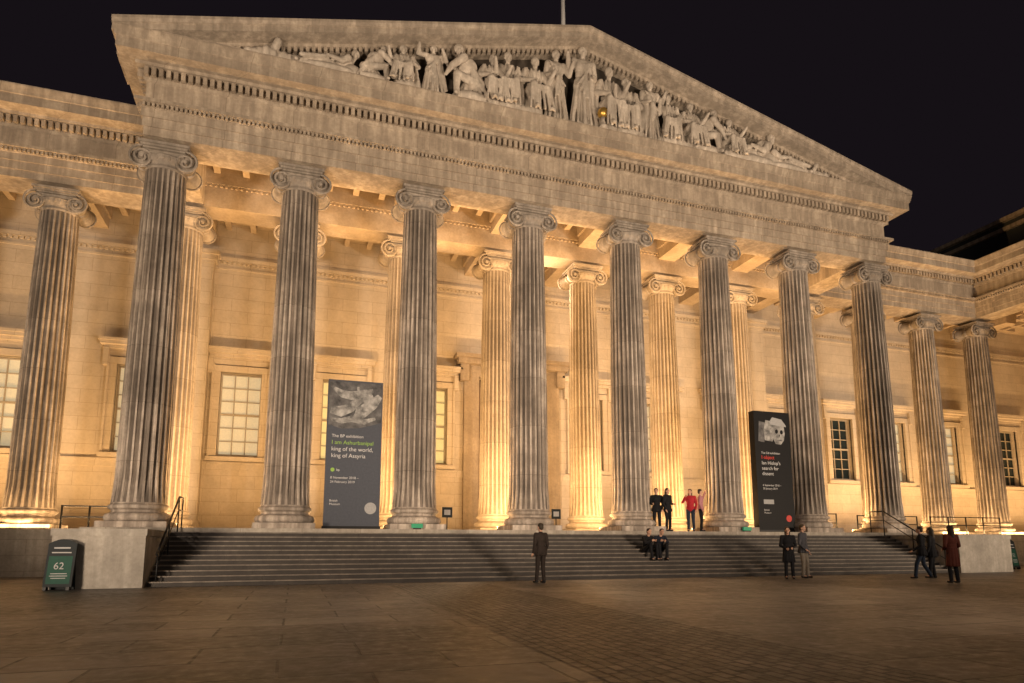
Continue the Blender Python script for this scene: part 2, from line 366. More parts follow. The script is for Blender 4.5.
# columns
def col_meshes(mat, groove, capm, tagname):
    s = MB(); R = []; nf = 24; z0, z1 = .8, 12.35
    for k in range(15):
        t = k/14; z = z0+(z1-z0)*t; r = .775-.125*t**1.35+.012*math.sin(PI*t)
        if k == 0: r += .05
        dep = .10 if 0 < k < 14 else .01
        ring = []
        for j in range(nf):
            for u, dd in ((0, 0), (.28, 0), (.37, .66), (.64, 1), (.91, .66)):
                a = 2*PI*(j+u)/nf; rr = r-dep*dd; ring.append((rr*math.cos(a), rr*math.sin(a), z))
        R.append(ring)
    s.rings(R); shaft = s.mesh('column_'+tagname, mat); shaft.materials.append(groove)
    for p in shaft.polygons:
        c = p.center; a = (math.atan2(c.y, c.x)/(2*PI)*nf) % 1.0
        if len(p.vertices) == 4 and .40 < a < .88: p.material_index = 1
    b = MB(); b.box(-1.0, 1.0, -1.0, 1.0, 0, .2)
    pr = [(.9, .2)]+[(.88+.12*math.cos(a), .33+.13*math.sin(a)) for a in [(-.5+k/8)*PI for k in range(9)]]
    pr += [(.86, .47), (.80, .5), (.80, .56), (.83, .59)]+[(.82+.08*math.cos(a), .67+.08*math.sin(a)) for a in [(-.5+k/6)*PI for k in range(7)]]+[(.84, .76), (.82, .81), (.7, .81)]
    b.lathe(pr, 40); base = b.mesh('base_'+tagname, mat)
    c = MB()
    c.lathe([(.6, 12.3), (.66, 12.3), (.68, 12.36), (.66, 12.42), (.66, 12.46), (.70, 12.52), (.76, 12.64), (.78, 12.74), (.74, 12.78), (.6, 12.78)], 32)
    for k in range(24):
        a = 2*PI*k/24; c.ell((.72*math.cos(a), .72*math.sin(a), 12.66), (.065, .065, .10), seg=6)
    c.box(-.80, .80, -.76, .76, 13.11, 13.2); c.box(-.73, .73, -.70, .70, 13.03, 13.11)
    c.box(-.64, .64, -.55, .55, 12.82, 13.03)
    for sy in (-1, 1):
        c.box(-.66, .66, sy*.60-.05, sy*.60+.05, 12.96, 13.02); c.box(-.62, .62, sy*.60-.05, sy*.60+.05, 12.79, 12.84)
    for sx in (-1, 1):
        cx, cz = sx*.68, 12.63
        prof = [(.31, -.53), (.35, -.51), (.28, -.33), (.20, -.08), (.24, -.05), (.24, .05), (.20, .08), (.28, .33), (.35, .51), (.31, .53)]
        c.rings([[(cx+r*math.cos(2*PI*i/24), y, cz+r*math.sin(2*PI*i/24)) for i in range(24)] for r, y in prof])
        for sy in (-1, 1):
            P = []
            for k in range(37):
                t = k/36; r = .345*(1-t)**.85+.06; a = PI/2-sx*(t*2.0*2*PI); P.append((cx+r*math.cos(a), sy*.62, cz+r*math.sin(a)))
            c.tube(P, .042, 5)
            c.cyl((cx, sy*.5, cz), (cx, sy*.69, cz), .08, .065, 8)
    cap = c.mesh('capital_'+tagname, capm)
    return shaft, base, cap
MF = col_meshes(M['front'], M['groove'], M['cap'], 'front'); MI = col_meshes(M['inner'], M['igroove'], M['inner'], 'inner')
def column(x, y, ms, rz=0):
    o = link('column', ms[0], B); o.location = (x, y, FL); o.rotation_euler = (0, 0, rz)
    link('base', ms[1], o); link('capital', ms[2], o); return o
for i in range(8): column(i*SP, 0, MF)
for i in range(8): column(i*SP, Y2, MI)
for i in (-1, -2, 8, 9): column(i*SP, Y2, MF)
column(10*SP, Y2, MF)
for k in range(1, 4): column(10*SP, Y2-k*SP, MF, PI/2)

# ------------------------------------------------------------------ steps and plinths
X0, X1 = 1.2, 30.2
st = thing('stone_steps', 'wide flight of dark stone steps rising to the portico', 'steps')
ns = 12; rise = (FL-GR)/ns; y_top, y_bot = -1.3, -4.4; tr = (y_top-y_bot)/(ns-1)
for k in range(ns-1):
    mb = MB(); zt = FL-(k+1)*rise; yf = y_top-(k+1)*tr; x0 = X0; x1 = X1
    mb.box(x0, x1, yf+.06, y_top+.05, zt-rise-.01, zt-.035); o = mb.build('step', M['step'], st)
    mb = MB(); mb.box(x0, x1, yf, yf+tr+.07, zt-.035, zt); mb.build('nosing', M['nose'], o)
def plinth(x0, x1, label):
    t = thing('stone_plinth', label, 'plinth')
    mb = MB(); mb.box(x0+.03, x1-.03, y_bot-.25, -1.32, GR, -.5); mb.build('block', M['block'], t)
    mb = MB(); mb.box(x0, x1, y_bot-.29, -1.33, -.5, -.32); mb.build('top_slab', M['block'], t)
plinth(-1.0, 1.18, 'pale stone end block at the left end of the steps')
plinth(30.22, 33.2, 'stone end block at the right end of the steps')

def handrail(x, label, dx):
    t = thing('handrail', label, 'handrail', (x, 0, 0))
    a = Vector((0, y_bot+.1, GR+.95)); b = Vector((0, y_top-.2, FL+.95)); c = Vector((0, y_top+.5, FL+.95))
    mb = MB(); mb.tube([a, b, c], .03); mb.caps(a, .03, a+Vector((0, -.15, -.1)), .03); mb.build('rail', M['iron'], t, True)
    mb = MB(); d = Vector((0, 0, -.4)); mb.tube([a+d, b+d, c+d], .018); mb.build('lower_rail', M['iron'], t, True)
    for q, zb in ((a, GR), ((a+b)/2, None), (b, FL-.1), (c, FL)):
        mb = MB(); z = q.z-1.02 if zb is None else zb; mb.cyl((0, q.y, z-.05), (0, q.y, q.z), .022, .022); mb.build('post', M['iron'], t, True)
handrail(1.4, 'black iron handrail climbing the left end of the steps', 1)
handrail(29.9, 'black iron handrail climbing the right end of the steps', 1)

def railing(x0, x1, y, label, h=1.0):
    t = thing('railing', label, 'railing', (x0, y, FL)); n = max(2, int((x1-x0)/1.1)); L = x1-x0
    for z, nm in ((h, 'top_rail'), (h*.55, 'middle_rail')):
        mb = MB(); mb.box(0, L, -.025, .025, z-.025, z+.025); mb.build(nm, M['iron'], t)
    for k in range(n+1):
        mb = MB(); mb.cyl((L*k/n, 0, 0), (L*k/n, 0, h+.03), .035, .035); mb.cyl((L*k/n, 0, 0), (L*k/n, 0, .03), .16, .14); mb.build('post', M['iron'], t, True)
railing(-3.4, -1.6, 4.2, 'black barrier railing between the leftmost columns', .9)
railing(33.4, 37.6, 3.3, 'black barrier railing just beyond the last front column on the right')
railing(38.6, 44.0, 3.3, 'black barrier railing along the right wing near the corner column')
railing(28.4, 30.9, 2.2, 'black barrier railing between the last two front columns on the right')

# ------------------------------------------------------------------ banners
M['bgrey'] = plain('banner_print_grey', (.07, .078, .098), .6)
M['bblack'] = plain('banner_print_black', (.004, .004, .005), .6)
M['white'] = plain('white_print', (.6, .6, .6), .5); M['green'] = plain('green_print', (.27, .46, .09), .5); M['red'] = plain('red_print', (.6, .05, .035), .5)
M['pale'] = plain('pale_print', (.35, .35, .35), .5)
def print_mat(name, a, b2, scale):
    m, nt, b = nodes(name); tc = N(nt, 'ShaderNodeTexCoord')
    n0 = noise(nt, tc.outputs['Object'], scale, 6, .62)
    c = ramp(nt, n0, [(.36, a), (.5, tuple((p+q)/2 for p, q in zip(a, b2))), (.66, b2)])
    w = N(nt, 'ShaderNodeTexVoronoi'); w.inputs['Scale'].default_value = scale*2.2; nt.links.new(tc.outputs['Object'], w.inputs[0])
    c = mix(nt, c, ramp(nt, w.outputs['Distance'], [(.1, (1, 1, 1)), (.8, (.45, .45, .45))]), .7, 'MULTIPLY')
    nt.links.new(c, b.inputs['Base Color']); return m
M['relief'] = print_mat('printed_relief', (.02, .02, .024), (.17, .165, .165), 2.2)
M['relief2'] = print_mat('printed_relief_light', (.10, .10, .10), (.48, .47, .45), 3)
def flat(poly, y, name, mat, parent):
    m = MB(); n = len(poly); m.add([(x, y, z) for x, z in poly], [tuple(range(n))]); return m.build(name, mat, parent)
def oval(cx, cz, rx, rz, n=28, wob=0): return [(cx+rx*math.cos(2*PI*i/n)*(1+wob*math.sin(3*i)), cz+rz*math.sin(2*PI*i/n)*(1+wob*math.cos(2*i))) for i in range(n)]
def limb(pts, w):
    L = []; R_ = []
    for i, p in enumerate(pts):
        q = pts[min(i+1, len(pts)-1)]; o = pts[max(i-1, 0)]; dx, dz = q[0]-o[0], q[1]-o[1]; l = math.hypot(dx, dz); ww = w[i]
        L.append((p[0]-dz/l*ww, p[1]+dx/l*ww)); R_.append((p[0]+dz/l*ww, p[1]-dx/l*ww))
    return L+R_[::-1]
t = thing('exhibition_banner', 'grey exhibition banner with white and green lettering between the columns left of centre', 'banner', (5.80, -.2, FL))
W = 1.95; mb = MB(); mb.box(0, W, 0, .4, .12, 5.42); mb.build('panel', M['bgrey'], t); mb = MB(); mb.box(-.04, W+.04, -.05, .45, 0, .12); mb.build('foot', M['iron'], t)
flat([(.04, 3.75), (.5, 3.62), (1.1, 3.66), (1.6, 3.8), (1.91, 3.9), (1.91, 5.36), (.04, 5.36)], -.005, 'printed_picture', M['relief'], t)
k_ = .008
for poly in (limb([(.1, 4.3), (.45, 4.25), (.8, 4.4), (1.15, 4.75)], [.13, .2, .17, .12]), limb([(.2, 5.1), (.5, 4.9), (.85, 4.85), (1.2, 4.95), (1.6, 5.1)], [.06, .14, .17, .14, .07]),
             limb([(1.85, 4.9), (1.6, 4.6), (1.25, 4.3), (.95, 3.95)], [.1, .2, .22, .12]), limb([(.15, 3.95), (.5, 3.9), (.85, 4.0), (1.3, 3.9), (1.7, 4.05)], [.05, .1, .12, .1, .05]), oval(1.42, 4.78, .2, .24), limb([(1.05, 5.2), (1.1, 4.7), (1.0, 4.2)], [.04, .06, .04])):
    k_ += .002; flat(poly, -k_, 'printed_picture', M['relief2'], t)
for s_, z, sz, mt in (('The BP exhibition', 3.30, .155, 'white'), ('I am Ashurbanipal', 3.05, .205, 'green'), ('king of the world,', 2.81, .205, 'white'), ('king of Assyria', 2.57, .205, 'white'), ('8 November 2018 –', 1.80, .12, 'white'), ('24 February 2019', 1.65, .12, 'white'), ('British', .98, .11, 'white'), ('Museum', .86, .11, 'white')):
    q = text(s_, .18, -.008, z, sz, M[mt], t, bold=.0)
    if q.dimensions.x > 1.55: q.scale = (1.55/q.dimensions.x,)*3
flat(oval(.25, 2.12, .07, .07), -.008, 'printed_emblem', M['green'], t)
text('bp', .38, -.008, 2.08, .12, M['white'], t)
flat(oval(1.62, .76, .21, .21), -.008, 'printed_disc', M['pale'], t)
t = thing('exhibition_banner', 'black exhibition banner with red and white lettering between the columns right of centre', 'banner', (24.25, -.2, FL))
W = 1.95; mb = MB(); mb.box(0, W, 0, .35, .1, 5.45); mb.build('panel', M['bblack'], t); mb = MB(); mb.box(-.04, W+.04, -.05, .4, 0, .1); mb.build('foot', M['iron'], t)
flat(limb([(.35, 4.05), (.42, 4.5), (.5, 4.95)], [.16, .2, .24]), -.005, 'printed_picture', M['relief'], t)
flat(limb([(.75, 4.1), (.8, 4.55), (.86, 5.02)], [.2, .3, .24]), -.007, 'printed_picture', M['relief2'], t)
flat([(1.0, 4.2), (1.12, 3.98), (1.4, 3.95), (1.58, 4.15), (1.66, 4.5), (1.6, 4.85), (1.4, 5.02), (1.15, 4.98), (1.0, 4.75)], -.009, 'printed_picture', M['relief2'], t)
for a, b in ((1.2, 4.55), (1.47, 4.53)): flat(oval(a, b, .08, .10), -.012, 'printed_picture', M['bblack'], t)
flat([(1.34, 4.46), (1.29, 4.33), (1.39, 4.33)], -.012, 'printed_picture', M['bblack'], t); flat(oval(1.33, 4.15, .16, .035), -.012, 'printed_picture', M['relief'], t)
flat([(.82, 4.98), (1.0, 5.2), (1.5, 5.12), (1.72, 4.86), (1.74, 4.78), (.88, 4.86)], -.013, 'printed_picture', M['pale'], t)
for s_, z, sz, mt in (('The Citi exhibition', 3.50, .135, 'white'), ('I object', 3.27, .23, 'red'), ("Ian Hislop's", 3.02, .22, 'white'), ('search for', 2.78, .22, 'white'), ('dissent', 2.54, .22, 'white'), ('6 September 2018 –', 2.05, .12, 'white'), ('20 January 2019', 1.90, .12, 'white'), ('British', .95, .11, 'white'), ('Museum', .83, .11, 'white')):
    q = text(s_, .3, -.008, z, sz, M[mt], t, bold=.0)
    if q.dimensions.x > 1.5: q.scale = (1.5/q.dimensions.x,)*3
flat([(.3, 1.25), (.85, 1.25), (.85, 1.45), (.3, 1.45)], -.008, 'printed_emblem', M['pale'], t)
flat(oval(1.62, .62, .15, .15), -.008, 'printed_disc', M['red'], t)

# ------------------------------------------------------------------ sign boards
M['sgreen'] = plain('sign_green', (.006, .055, .036), .6); M['sdark'] = plain('sign_dark', (.006, .010, .012), .6)
def aboard(x, y, rz, label, sc=1):
    t = thing('pavement_sign', label, 'sign', (x, y, GR), rz); t.rotation_euler = (math.radians(-7), 0, rz); t.scale = (sc,)*3
    H = .35
    mb = MB(); n = [(-H, .08), (-H, 1.24)]+[(-H+2*H*k/10, 1.24+.12*math.sin(PI*k/10)) for k in range(1, 10)]+[(H, 1.24), (H, .08)]
    mb.prism(n, -.03, .03); mb.build('panel', M['sdark'], t)
    for sx in (-.28, .28):
        mb = MB(); mb.box(sx-.04, sx+.04, -.06, .08, -.02, .08); mb.build('foot', M['iron'], t)
    mb = MB(); mb.box(-.31, .31, -.02, .02, -.04, 1.1, Matrix.Rotation(math.radians(13), 3, 'X'), (0, .30, 0)); mb.build('back_panel', M['sdark'], t)
    flat([(-.29, .16), (.29, .16), (.29, .90), (-.29, .90)], -.034, 'poster', M['sgreen'], t)
    for z, w, h in ((1.10, .2, .04), (.98, .24, .03)): flat([(-w, z), (w, z), (w, z+h), (-w, z+h)], -.034, 'printed_stripe', M['pale'], t)
    q = text('62', -.15, -.037, .55, .26, M['pale'], t)
    for z, w, h in ((.42, .2, .02), (.36, .22, .02), (.30, .18, .02)): flat([(-w, z), (w, z), (w, z+h), (-w, z+h)], -.037, 'printed_stripe', M['pale'], t)
x, _ = onY(57, 585, -4.95); aboard(x, -4.95, math.radians(-8), 'dark green pavement sign board in front of the left stone block', .93)
x, _ = onY(1017, 573, -2.6); aboard(x, -2.6, math.radians(14), 'dark pavement sign board at the far right edge beside the stone block')
lg = plain('lit_green', (.03, .25, .12), .5, emit=(.05, .5, .25), es=.15)
for px, lab in ((417, 'small green sign box beside the third front column base'), (747, 'small green sign box beside the black banner')):
    x, z = onY(px, 528, -1.15); t = thing('floor_sign', lab, 'sign', (x, -1.15, FL))
    mb = MB(); mb.box(-.2, .2, -.04, .04, .05, .2); mb.build('panel', lg, t); mb = MB(); mb.box(-.14, .14, -.06, .06, 0, .05); mb.build('foot', M['iron'], t)
for px, lab in ((447, 'small dark notice stand on the portico behind the third column'), (556, 'small dark notice stand near the museum doorway')):
    x, z = onY(px, 520, .6); t = thing('notice_stand', lab, 'sign', (x, .6, FL))
    mb = MB(); mb.cyl((0, 0, 0), (0, 0, .6), .025, .025); mb.build('post', M['iron'], t); mb = MB(); mb.cyl((0, 0, 0), (0, 0, .03), .2, .2, 16); mb.build('foot', M['iron'], t)
    mb = MB(); mb.box(-.2, .2, -.03, .0, .5, .9); mb.build('panel', M['sdark'], t); flat([(-.12, .6), (.12, .6), (.12, .8), (-.12, .8)], -.034, 'poster', M['pale'], t)

# flagpole
x, _ = onY(563, 10, 5.0)
t = thing('flagpole', 'pale flagpole rising behind the pediment apex', 'flagpole', (x, 5.0, 20.6)); mb = MB(); mb.cyl((0, 0, 0), (0, 0, 12), .14, .09, 12); mb.build('pole', plain('flagpole_paint', (.8, .8, .8), .5), t, True); mb = MB(); mb.cyl((0, 0, 0), (0, 0, .5), .3, .2, 12); mb.build('foot', M['lead'], t, True)

# ------------------------------------------------------------------ figures
def align(d):
    return Vector((0, 0, 1)).rotation_difference(Vector(d).normalized()).to_matrix()
def pose(kind, **k):
    V = Vector
    J = dict(pel=V((0, 0, .95)), neck=V((0, 0, 1.46)), head=V((0, .02, 1.63)), shL=V((-.18, 0, 1.41)), shR=V((.18, 0, 1.41)),
             elL=V((-.24, -.02, 1.12)), elR=V((.24, -.02, 1.12)), wrL=V((-.22, .08, .88)), wrR=V((.22, .08, .88)),
             hiL=V((-.09, 0, .9)), hiR=V((.09, 0, .9)), knL=V((-.1, .03, .49)), knR=V((.1, .03, .49)), anL=V((-.11, 0, .09)), anR=V((.11, 0, .09)))
    if kind == 'sit':
        J.update(pel=V((0, 0, .11)), neck=V((0, .14, .60)), head=V((0, .22, .76)), shL=V((-.18, .12, .55)), shR=V((.18, .12, .55)), elL=V((-.24, .3, .36)), elR=V((.24, .3, .36)), wrL=V((-.1, .46, .42)), wrR=V((.1, .46, .42)),
                 hiL=V((-.09, .02, .1)), hiR=V((.09, .02, .1)), knL=V((-.14, .45, .30)), knR=V((.14, .45, .30)), anL=V((-.12, .50, -.19)), anR=V((.12, .50, -.19)))
    for a, b in k.items(): J[a] = V(b)
    return J
def hand(mb, w, d, s=1):
    w = Vector(w); d = Vector(d).normalized(); side = d.cross(Vector((0, 1, 0)))
    if side.length < .1: side = d.cross(Vector((1, 0, 0)))
    side.normalize(); nrm = side.cross(d)
    mb.caps(w, .024*s, w+d*.07*s, .03*s, 8)
    for i, L in enumerate((.065, .078, .072, .055)):
        a = w+d*.075*s+side*(i-1.5)*.019*s; b = a+d*L*.55*s+nrm*.006; mb.caps(a, .0095*s, b, .009*s, 6); mb.caps(b, .009*s, b+d*L*.45*s+nrm*.022*s, .008*s, 6)
    a = w+d*.025*s-side*.025*s; mb.caps(a, .012*s, a+d*.035*s-side*.025*s, .0105*s, 6); mb.caps(a+d*.035*s-side*.025*s, .0105*s, a+d*.065*s-side*.03*s, .009*s, 6)
def torso(mb, J, g=1.0):
    p, n = J['pel'], J['neck']; d = n-p; R = align(d); L = d.length/.51
    mb.ell(p+d*.02, (.165*g, .118*g, .14*L*g), R); mb.ell(p+d*.36, (.14*g, .10*g, .17*L), R); mb.ell(p+d*.68, (.17*g, .118*g, .19*L), R)
    mb.caps(J['shL'], .062*g, J['shR'], .062*g)
def arms(mb, J, g=1.0):
    for s in 'LR':
        mb.caps(J['sh'+s], .058*g, J['el'+s], .043*g); mb.caps(J['el'+s], .043*g, J['wr'+s], .030*g)
def legs(mb, J, g=1.0, an=1.0):
    for s in 'LR':
        mb.caps(J['hi'+s], .088*g, J['kn'+s], .062*g); mb.caps(J['kn'+s]+(J['an'+s]-J['kn'+s])*.3, .058*g, J['an'+s], .040*g*an); mb.caps(J['kn'+s], .060*g, J['kn'+s]+(J['an'+s]-J['kn'+s])*.3, .058*g)
def headshape(mb, J):
    h = J['head']; mb.caps(J['neck']-Vector((0, 0, .03)), .056, h-Vector((0, .01, .03)), .052)
    mb.ell(h+Vector((0, -.008, .03)), (.075, .092, .09)); mb.ell(h+Vector((0, .016, -.035)), (.056, .07, .075))
    mb.caps(h+Vector((0, .085, .012)), .010, h+Vector((0, .104, -.022)), .014, 6)
    mb.ell(h+Vector((0, .078, -.058)), (.025, .014, .008)); mb.ell(h+Vector((0, .078, -.07)), (.022, .012, .008)); mb.ell(h+Vector((0, .068, -.097)), (.022, .02, .018))
    for s in (-1, 1):
        mb.ell(h+Vector((s*.077, -.005, -.01)), (.01, .022, .032)); mb.caps(h+Vector((s*.012, .083, .03)), .011, h+Vector((s*.05, .070, .03)), .009, 6)
skin = plain('skin', (.50, .30, .21), .55)
def cloth(name, c):
    return plain(name, c, .85)
def person(label, x, y, z, rz, J, top, trs, hairc, coat=0, longhair=False, scale=1.0, shoe=(.02, .02, .02), bag=None, group=None, phone=False):
    t = thing('person', label, 'person', (x, y, z), rz, group); t.scale = (scale,)*3
    b = MB(); torso(b, J, .9); arms(b, J, .85); legs(b, J, .82); headshape(b, J)
    for s in 'LR':
        hand(b, J['wr'+s], (J['wr'+s]-J['el'+s])); a = J['an'+s]; b.caps(a, .036, a+Vector((0, .12, -.05)), .03)
    b.remesh('body', skin, .0095, t, 1)
    c = MB(); torso(c, J, 1.12); arms(c, J, 1.22)
    c.caps(J['neck']-Vector((0, 0, .05)), .075, J['neck']+Vector((0, 0, .01)), .062)
    if coat:
        p = J['pel']
        for k in range(12):
            a = 2*PI*k/12; c.caps(p+Vector((.11*math.cos(a), .075*math.sin(a), .08)), .06, p+Vector(((.17+.01*math.sin(4*a))*math.cos(a), .13*math.sin(a), -coat)), .045, 8)
        c.ell(p+Vector((0, 0, -coat*.5)), (.15, .11, coat*.5))
    c.remesh('coat' if coat else 'jacket', top, .014, t, 2)
    c = MB(); c.ell(J['pel'], (.17, .125, .12)); legs(c, J, 1.06, 1.35); c.remesh('trousers', trs, .014, t, 2)
    for s in 'LR':
        a = J['an'+s]; c = MB(); c.caps(a+Vector((0, -.03, -.045)), .042, a+Vector((0, .13, -.055)), .036); c.caps(a+Vector((0, -.01, .03)), .045, a+Vector((0, -.01, -.03)), .045)
        c.remesh('shoe', plain('shoe', shoe), .012, t, 1)
    h = J['head']; c = MB(); c.ell(h+Vector((0, -.022, .048)), (.085, .095, .088)); c.ell(h+Vector((0, -.055, -.005)), (.076, .06, .08))
    if longhair: c.caps(h+Vector((0, -.06, 0)), .08, h+Vector((0, -.085, -.25)), .07); c.caps(h+Vector((-.06, -.03, 0)), .03, h+Vector((-.07, -.02, -.2)), .025); c.caps(h+Vector((.06, -.03, 0)), .03, h+Vector((.07, -.02, -.2)), .025)
    c.remesh('hair', plain('hair', hairc, .6), .012, t, 1)
    e = MB()
    for s in (-1, 1): e.ell(h+Vector((s*.03, .079, .012)), (.012, .008, .006), seg=8)
    e.build('eyes', M['iron'], t, True)
    if bag:
        bt = thing('shoulder_bag', bag, 'bag', (x, y, z), rz); bt.scale = (scale,)*3
        q = MB(); q.ell((.27, 0, .86), (.07, .16, .13)); q.box(.22, .32, -.14, .14, .74, .9); q.remesh('pouch', cloth('bag_leather', (.03, .02, .018)), .015, bt, 2)
        q = MB(); q.tube([(.27, -.1, .95), (.2, -.04, 1.2), (.17, 0, 1.47), (.22, .06, 1.2), (.27, .1, .95)], .012, 6); q.build('strap', cloth('strap_leather', (.03, .02, .018)), bt)
    return t
dk = cloth('black_cloth', (.009, .009, .011)); nv = cloth('navy_cloth', (.012, .016, .028)); gy = cloth('grey_cloth', (.06, .06, .068)); bg = cloth('beige_cloth', (.2, .17, .135)); rust = cloth('rust_cloth', (.085, .022, .014)); red = cloth('red_cloth', (.4, .025, .035)); pk = cloth('pink_cloth', (.4, .18, .2)); bl = cloth('denim_cloth', (.02, .03, .05)); br = cloth('brown_cloth', (.03, .022, .018))
x, y = onZ(790, 579, GR); person('person in a long black coat with long dark hair at the foot of the steps', x, y, GR, 2.6, pose('s', wrL=(-.1, .2, 1.05), wrR=(.1, .2, 1.02)), dk, dk, (.03, .02, .015), coat=.35, longhair=True, scale=.97)
x, y = onZ(805, 578, GR); person('person in a grey jacket and pale trousers at the foot of the steps', x, y, GR, -2.7, pose('s', knL=(-.14, .05, .49), anL=(-.15, .04, .09), wrR=(.2, .15, .95)), gy, bg, (.05, .035, .02), coat=.1, scale=1.03)
x, y = onZ(924, 579, GR); person('person in a black jacket walking left near the right end of the steps', x, y, GR, .6, pose('s', knL=(-.1, .16, .5), anL=(-.11, .22, .1), knR=(.1, -.02, .49), anR=(.11, -.2, .12), wrL=(-.2, .22, .95)), dk, bl, (.03, .02, .015), coat=.15, scale=.98)
x, y = onZ(934, 578, GR); person('person in black carrying a shoulder bag near the right end of the steps', x, y, GR, .4, pose('s', wrR=(.24, .12, .98), anL=(-.12, .08, .09)), dk, dk, (.04, .03, .02), coat=.2, longhair=True, scale=.97, bag='dark shoulder bag hanging from the person in black')
x, y = onZ(955, 583, GR); person('person in a rust red coat with long dark hair at the right', x, y, GR, -.2, pose('s', wrL=(-.12, .2, 1.02), wrR=(.14, .2, 1.0)), rust, dk, (.03, .02, .015), coat=.42, longhair=True, scale=.97)
x, y = onZ(541, 583, GR); person('person in dark brown clothes standing alone before the middle of the steps', x, y, GR, .3, pose('s', anL=(-.13, .05, .09)), br, br, (.04, .03, .02), coat=.12)
zs = FL-6*rise; ys = y_top-6*tr+.16
for px, lab, mt, jj in ((646, 'person in black sitting on the steps, the left of the pair', dk, dict()), (659, 'person in navy sitting on the steps, the right of the pair', nv, dict(head=(-.05, .24, .75)))):
    x, _ = onY(px, 550, ys); person(lab, x, ys, zs, PI+(.15 if px < 650 else -.2), pose('sit', **jj), mt, dk, (.03, .02, .015), scale=1.0)
for px, yy, lab, mt, tr_, rz, jj, lh in (
    (657, -.7, 'person in dark clothes at the top of the steps, left of the group', dk, dk, 2.6, dict(wrR=(.15, .2, 1.1)), False),
    (668, -.9, 'person in a black coat at the top of the steps, facing its companion', dk, dk, -2.8, dict(wrL=(-.12, .2, 1.1)), True),
    (691, -.8, 'person in a red jacket standing at the top of the steps', red, bl, 2.4, dict(elR=(.3, .1, 1.2), wrR=(.15, .25, 1.4)), True),
    (701, -.9, 'person in a pink top and dark trousers raising an arm', pk, dk, -2.2, dict(elL=(-.34, .1, 1.4), wrL=(-.3, .2, 1.66)), False)):
    x, _ = onY(px, 520, yy); person(lab, x, yy, FL, rz, pose('s', **jj), mt, tr_, (.05, .03, .02), coat=.12 if mt is dk else 0, longhair=lh)

